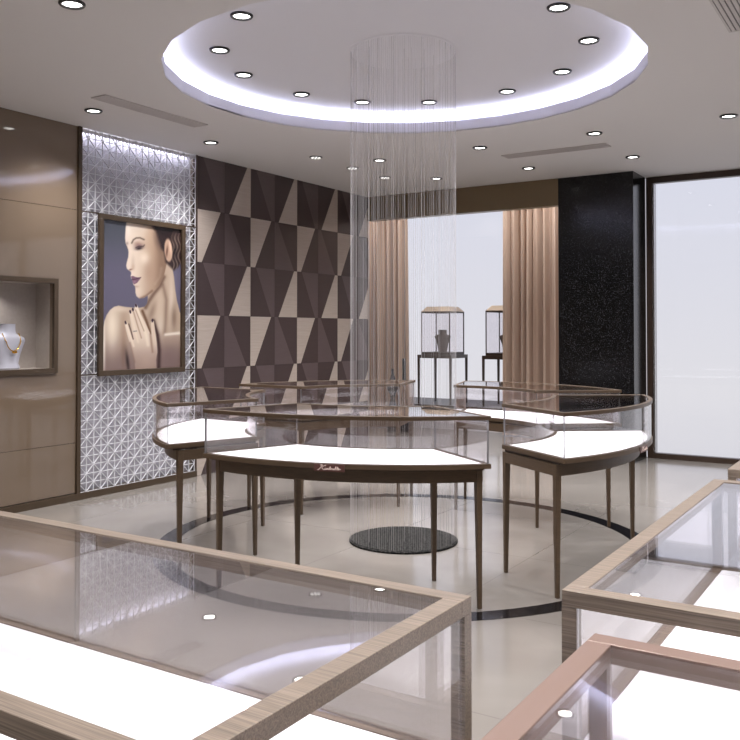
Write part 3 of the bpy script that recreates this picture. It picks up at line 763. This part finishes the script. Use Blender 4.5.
for q in (0, 1):
    for sg in (-1, 1):
        b = MB(); u0, u1 = sorted((sg*(s-.005), sg*(s-.010)))
        if q: b.box(u0, u1, -s+.0165, s-.0165, .6858, 1.2052)
        else: b.box(-s+.0165, s-.0165, u0, u1, .6858, 1.2052)
        b.build('glass_side', 'glass', tw_)
def necklace_bust(mat, scale, wide=1., shape=None):
    root = empty('necklace_bust', (0, 0, 0))
    b = MB(); n = 24
    prof = [(.075, .05, 0), (.08, .055, .01), (.07, .045, .04), (.085, .045, .10), (.112, .048, .17), (.125, .05, .205), (.118, .05, .228), (.09, .045, .243), (.058, .04, .255), (.048, .038, .275), (.046, .038, .325), (.050, .040, .330)]
    prof = shape or prof
    b.loft([[(rx*math.copysign(abs(math.cos(a))**.8, math.cos(a))*scale*wide, ry*math.copysign(abs(math.sin(a))**.8, math.sin(a))*scale, z*scale) for a in [2*math.pi*i/n for i in range(n)]] for rx, ry, z in prof])
    b.build('stand_body', mat, root, smooth=True)
    return root
bd = necklace_bust('bust_dark', .90, 1., [(.066, .045, 0), (.066, .047, .02), (.07, .047, .05), (.085, .048, .13), (.112, .052, .20), (.125, .054, .225), (.110, .05, .245), (.064, .045, .262), (.062, .043, .28), (.063, .044, .31), (.063, .044, .33)])
spots = [(-5.37, 10.32, 'glass tower showcase on thin legs, behind the hanging strings'), (-4.43, 10.32, 'glass tower showcase on thin legs, half hidden by the right curtain')]
for k, (x, y, l) in enumerate(spots):
    o = tw_ if k == 0 else copy_tree(tw_)
    o.location = (x, y, .3085); tag(o, l, 'tower showcase', 'tower showcases on the platform')
    q = bd if k == 0 else copy_tree(bd)
    q.location = (x, y, .3085+.6856); q.rotation_euler = (0, 0, R(20))
    tag(q, ['taupe necklace bust inside the tower showcase behind the strings', 'taupe necklace bust in the tower showcase by the right curtain'][k], 'display bust', 'taupe necklace busts')
# niche bust with gold necklace
nbust = necklace_bust('bust', .975, 1.42); nbust.location = (XL-.097, 3.785, NZ0+.0005); nbust.rotation_euler = (0, 0, R(106))
tag(nbust, 'pale necklace bust in the lit wall niche', 'display bust')
nk = MB(); P3 = []
for i in range(33):
    t = -1+2*i/32; x = .086*math.sin(t*1.57); z = .255-.125*math.cos(t*1.57); yv = -.054
    if abs(t) > .7: yv = -.054+(abs(t)-.7)*.09
    P3.append((x, yv, z))
nk.tube(P3, .0034, 6)
for dx, dz in ((0, -.006), (-.016, -.003), (.016, -.003)): nk.lathe([(.001, .116+dz), (.008, .122+dz), (.008, .128+dz), (.001, .134+dz)], 10, c=(dx, -.062), cap=False)
neck = nk.build('gold_necklace', 'gold', loc=nbust.location, smooth=True); neck.rotation_euler = nbust.rotation_euler
tag(neck, 'gold necklace with small pendants hung on the pale bust in the niche', 'necklace')
nl = add_light(XL-.125, 3.67, NZ1-.02, 5., 125, .8, .01); nl.name = 'niche_spot'
b = MB(); b.lathe([(.03, 0), (.03, -.008), (.02, -.01)], 20); b.build('niche_lamp', 'steel', loc=(XL-.125, 3.67, NZ1-.0005))
tag(bpy.data.objects['niche_lamp'], 'small round lamp in the top of the wall niche', 'lamp')

# ------------------------------------------------------------------ floor vases by the left curtain
def vase(prof, loc, label):
    prof = [(r*1.25, z) for r, z in prof]
    b = MB(); b.lathe(prof, 28, cap=True); o = b.build('floor_vase', 'vase', loc=loc, smooth=True); tag(o, label, 'vase', 'dark floor vases')
vase([(.045, 0), (.062, .008), (.066, .06), (.064, .16), (.055, .27), (.03, .37), (.022, .42), (.03, .47), (.052, .53), (.058, .56), (.05, .60), (.03, .66), (.016, .72), (.012, .76), (.014, .79), (.008, .792)], (-5.64, 9.46, 0), 'shorter dark blue bellied vase by the left curtain')
vase([(.05, 0), (.062, .01), (.064, .10), (.060, .22), (.045, .34), (.026, .45), (.019, .55), (.018, .75), (.018, .90), (.020, .925), (.010, .927)], (-5.475, 9.46, 0), 'tall dark bottle vase with long neck by the left curtain')

# ------------------------------------------------------------------ world, camera, render look
wld = bpy.data.worlds.new('sky'); sc.world = wld; wld.use_nodes = True; nt = wld.node_tree
bg = nt.nodes['Background']; tc = nt.nodes.new('ShaderNodeTexCoord'); sx = nt.nodes.new('ShaderNodeSeparateXYZ'); nt.links.new(tc.outputs['Generated'], sx.inputs[0])
mr = nt.nodes.new('ShaderNodeMapRange'); mr.inputs[1].default_value = -.2; mr.inputs[2].default_value = .25; nt.links.new(sx.outputs['Z'], mr.inputs[0])
rp = nt.nodes.new('ShaderNodeValToRGB'); e = rp.color_ramp.elements
e[0].position = 0; e[0].color = lin((214, 213, 221)); e[1].position = 1; e[1].color = lin((219, 222, 238))
m1 = e.new(.3); m1.color = lin((229, 228, 233))
nt.links.new(mr.outputs[0], rp.inputs[0]); nt.links.new(rp.outputs[0], bg.inputs[0]); bg.inputs[1].default_value = .95

F, PX, PY, YAW, PIT = 862.55, 367.3, 315.3, .567, .019
cam = bpy.data.cameras.new('camera'); co = bpy.data.objects.new('camera', cam); col.objects.link(co); sc.camera = co
cam.sensor_fit = 'HORIZONTAL'; cam.sensor_width = 36; cam.lens = 36*F/740
cam.shift_x = (370-PX)/740; cam.shift_y = (PY-370)/740
cam.clip_start = .02
co.location = (0, 0, 1.265); co.rotation_euler = (math.pi/2+PIT, 0, YAW)

sc.view_settings.view_transform = 'Standard'; sc.view_settings.look = 'None'; sc.view_settings.gamma = 1; sc.view_settings.exposure = .13
sc.view_settings.use_curve_mapping = False
sc.render.engine = 'CYCLES'
cy = sc.cycles; cy.use_denoising = True; cy.transparent_max_bounces = 48; cy.max_bounces = 14; cy.diffuse_bounces = 5; cy.glossy_bounces = 6; cy.transmission_bounces = 8
cy.caustics_reflective = False; cy.caustics_refractive = False; cy.sample_clamp_indirect = 4.; cy.sample_clamp_direct = 0
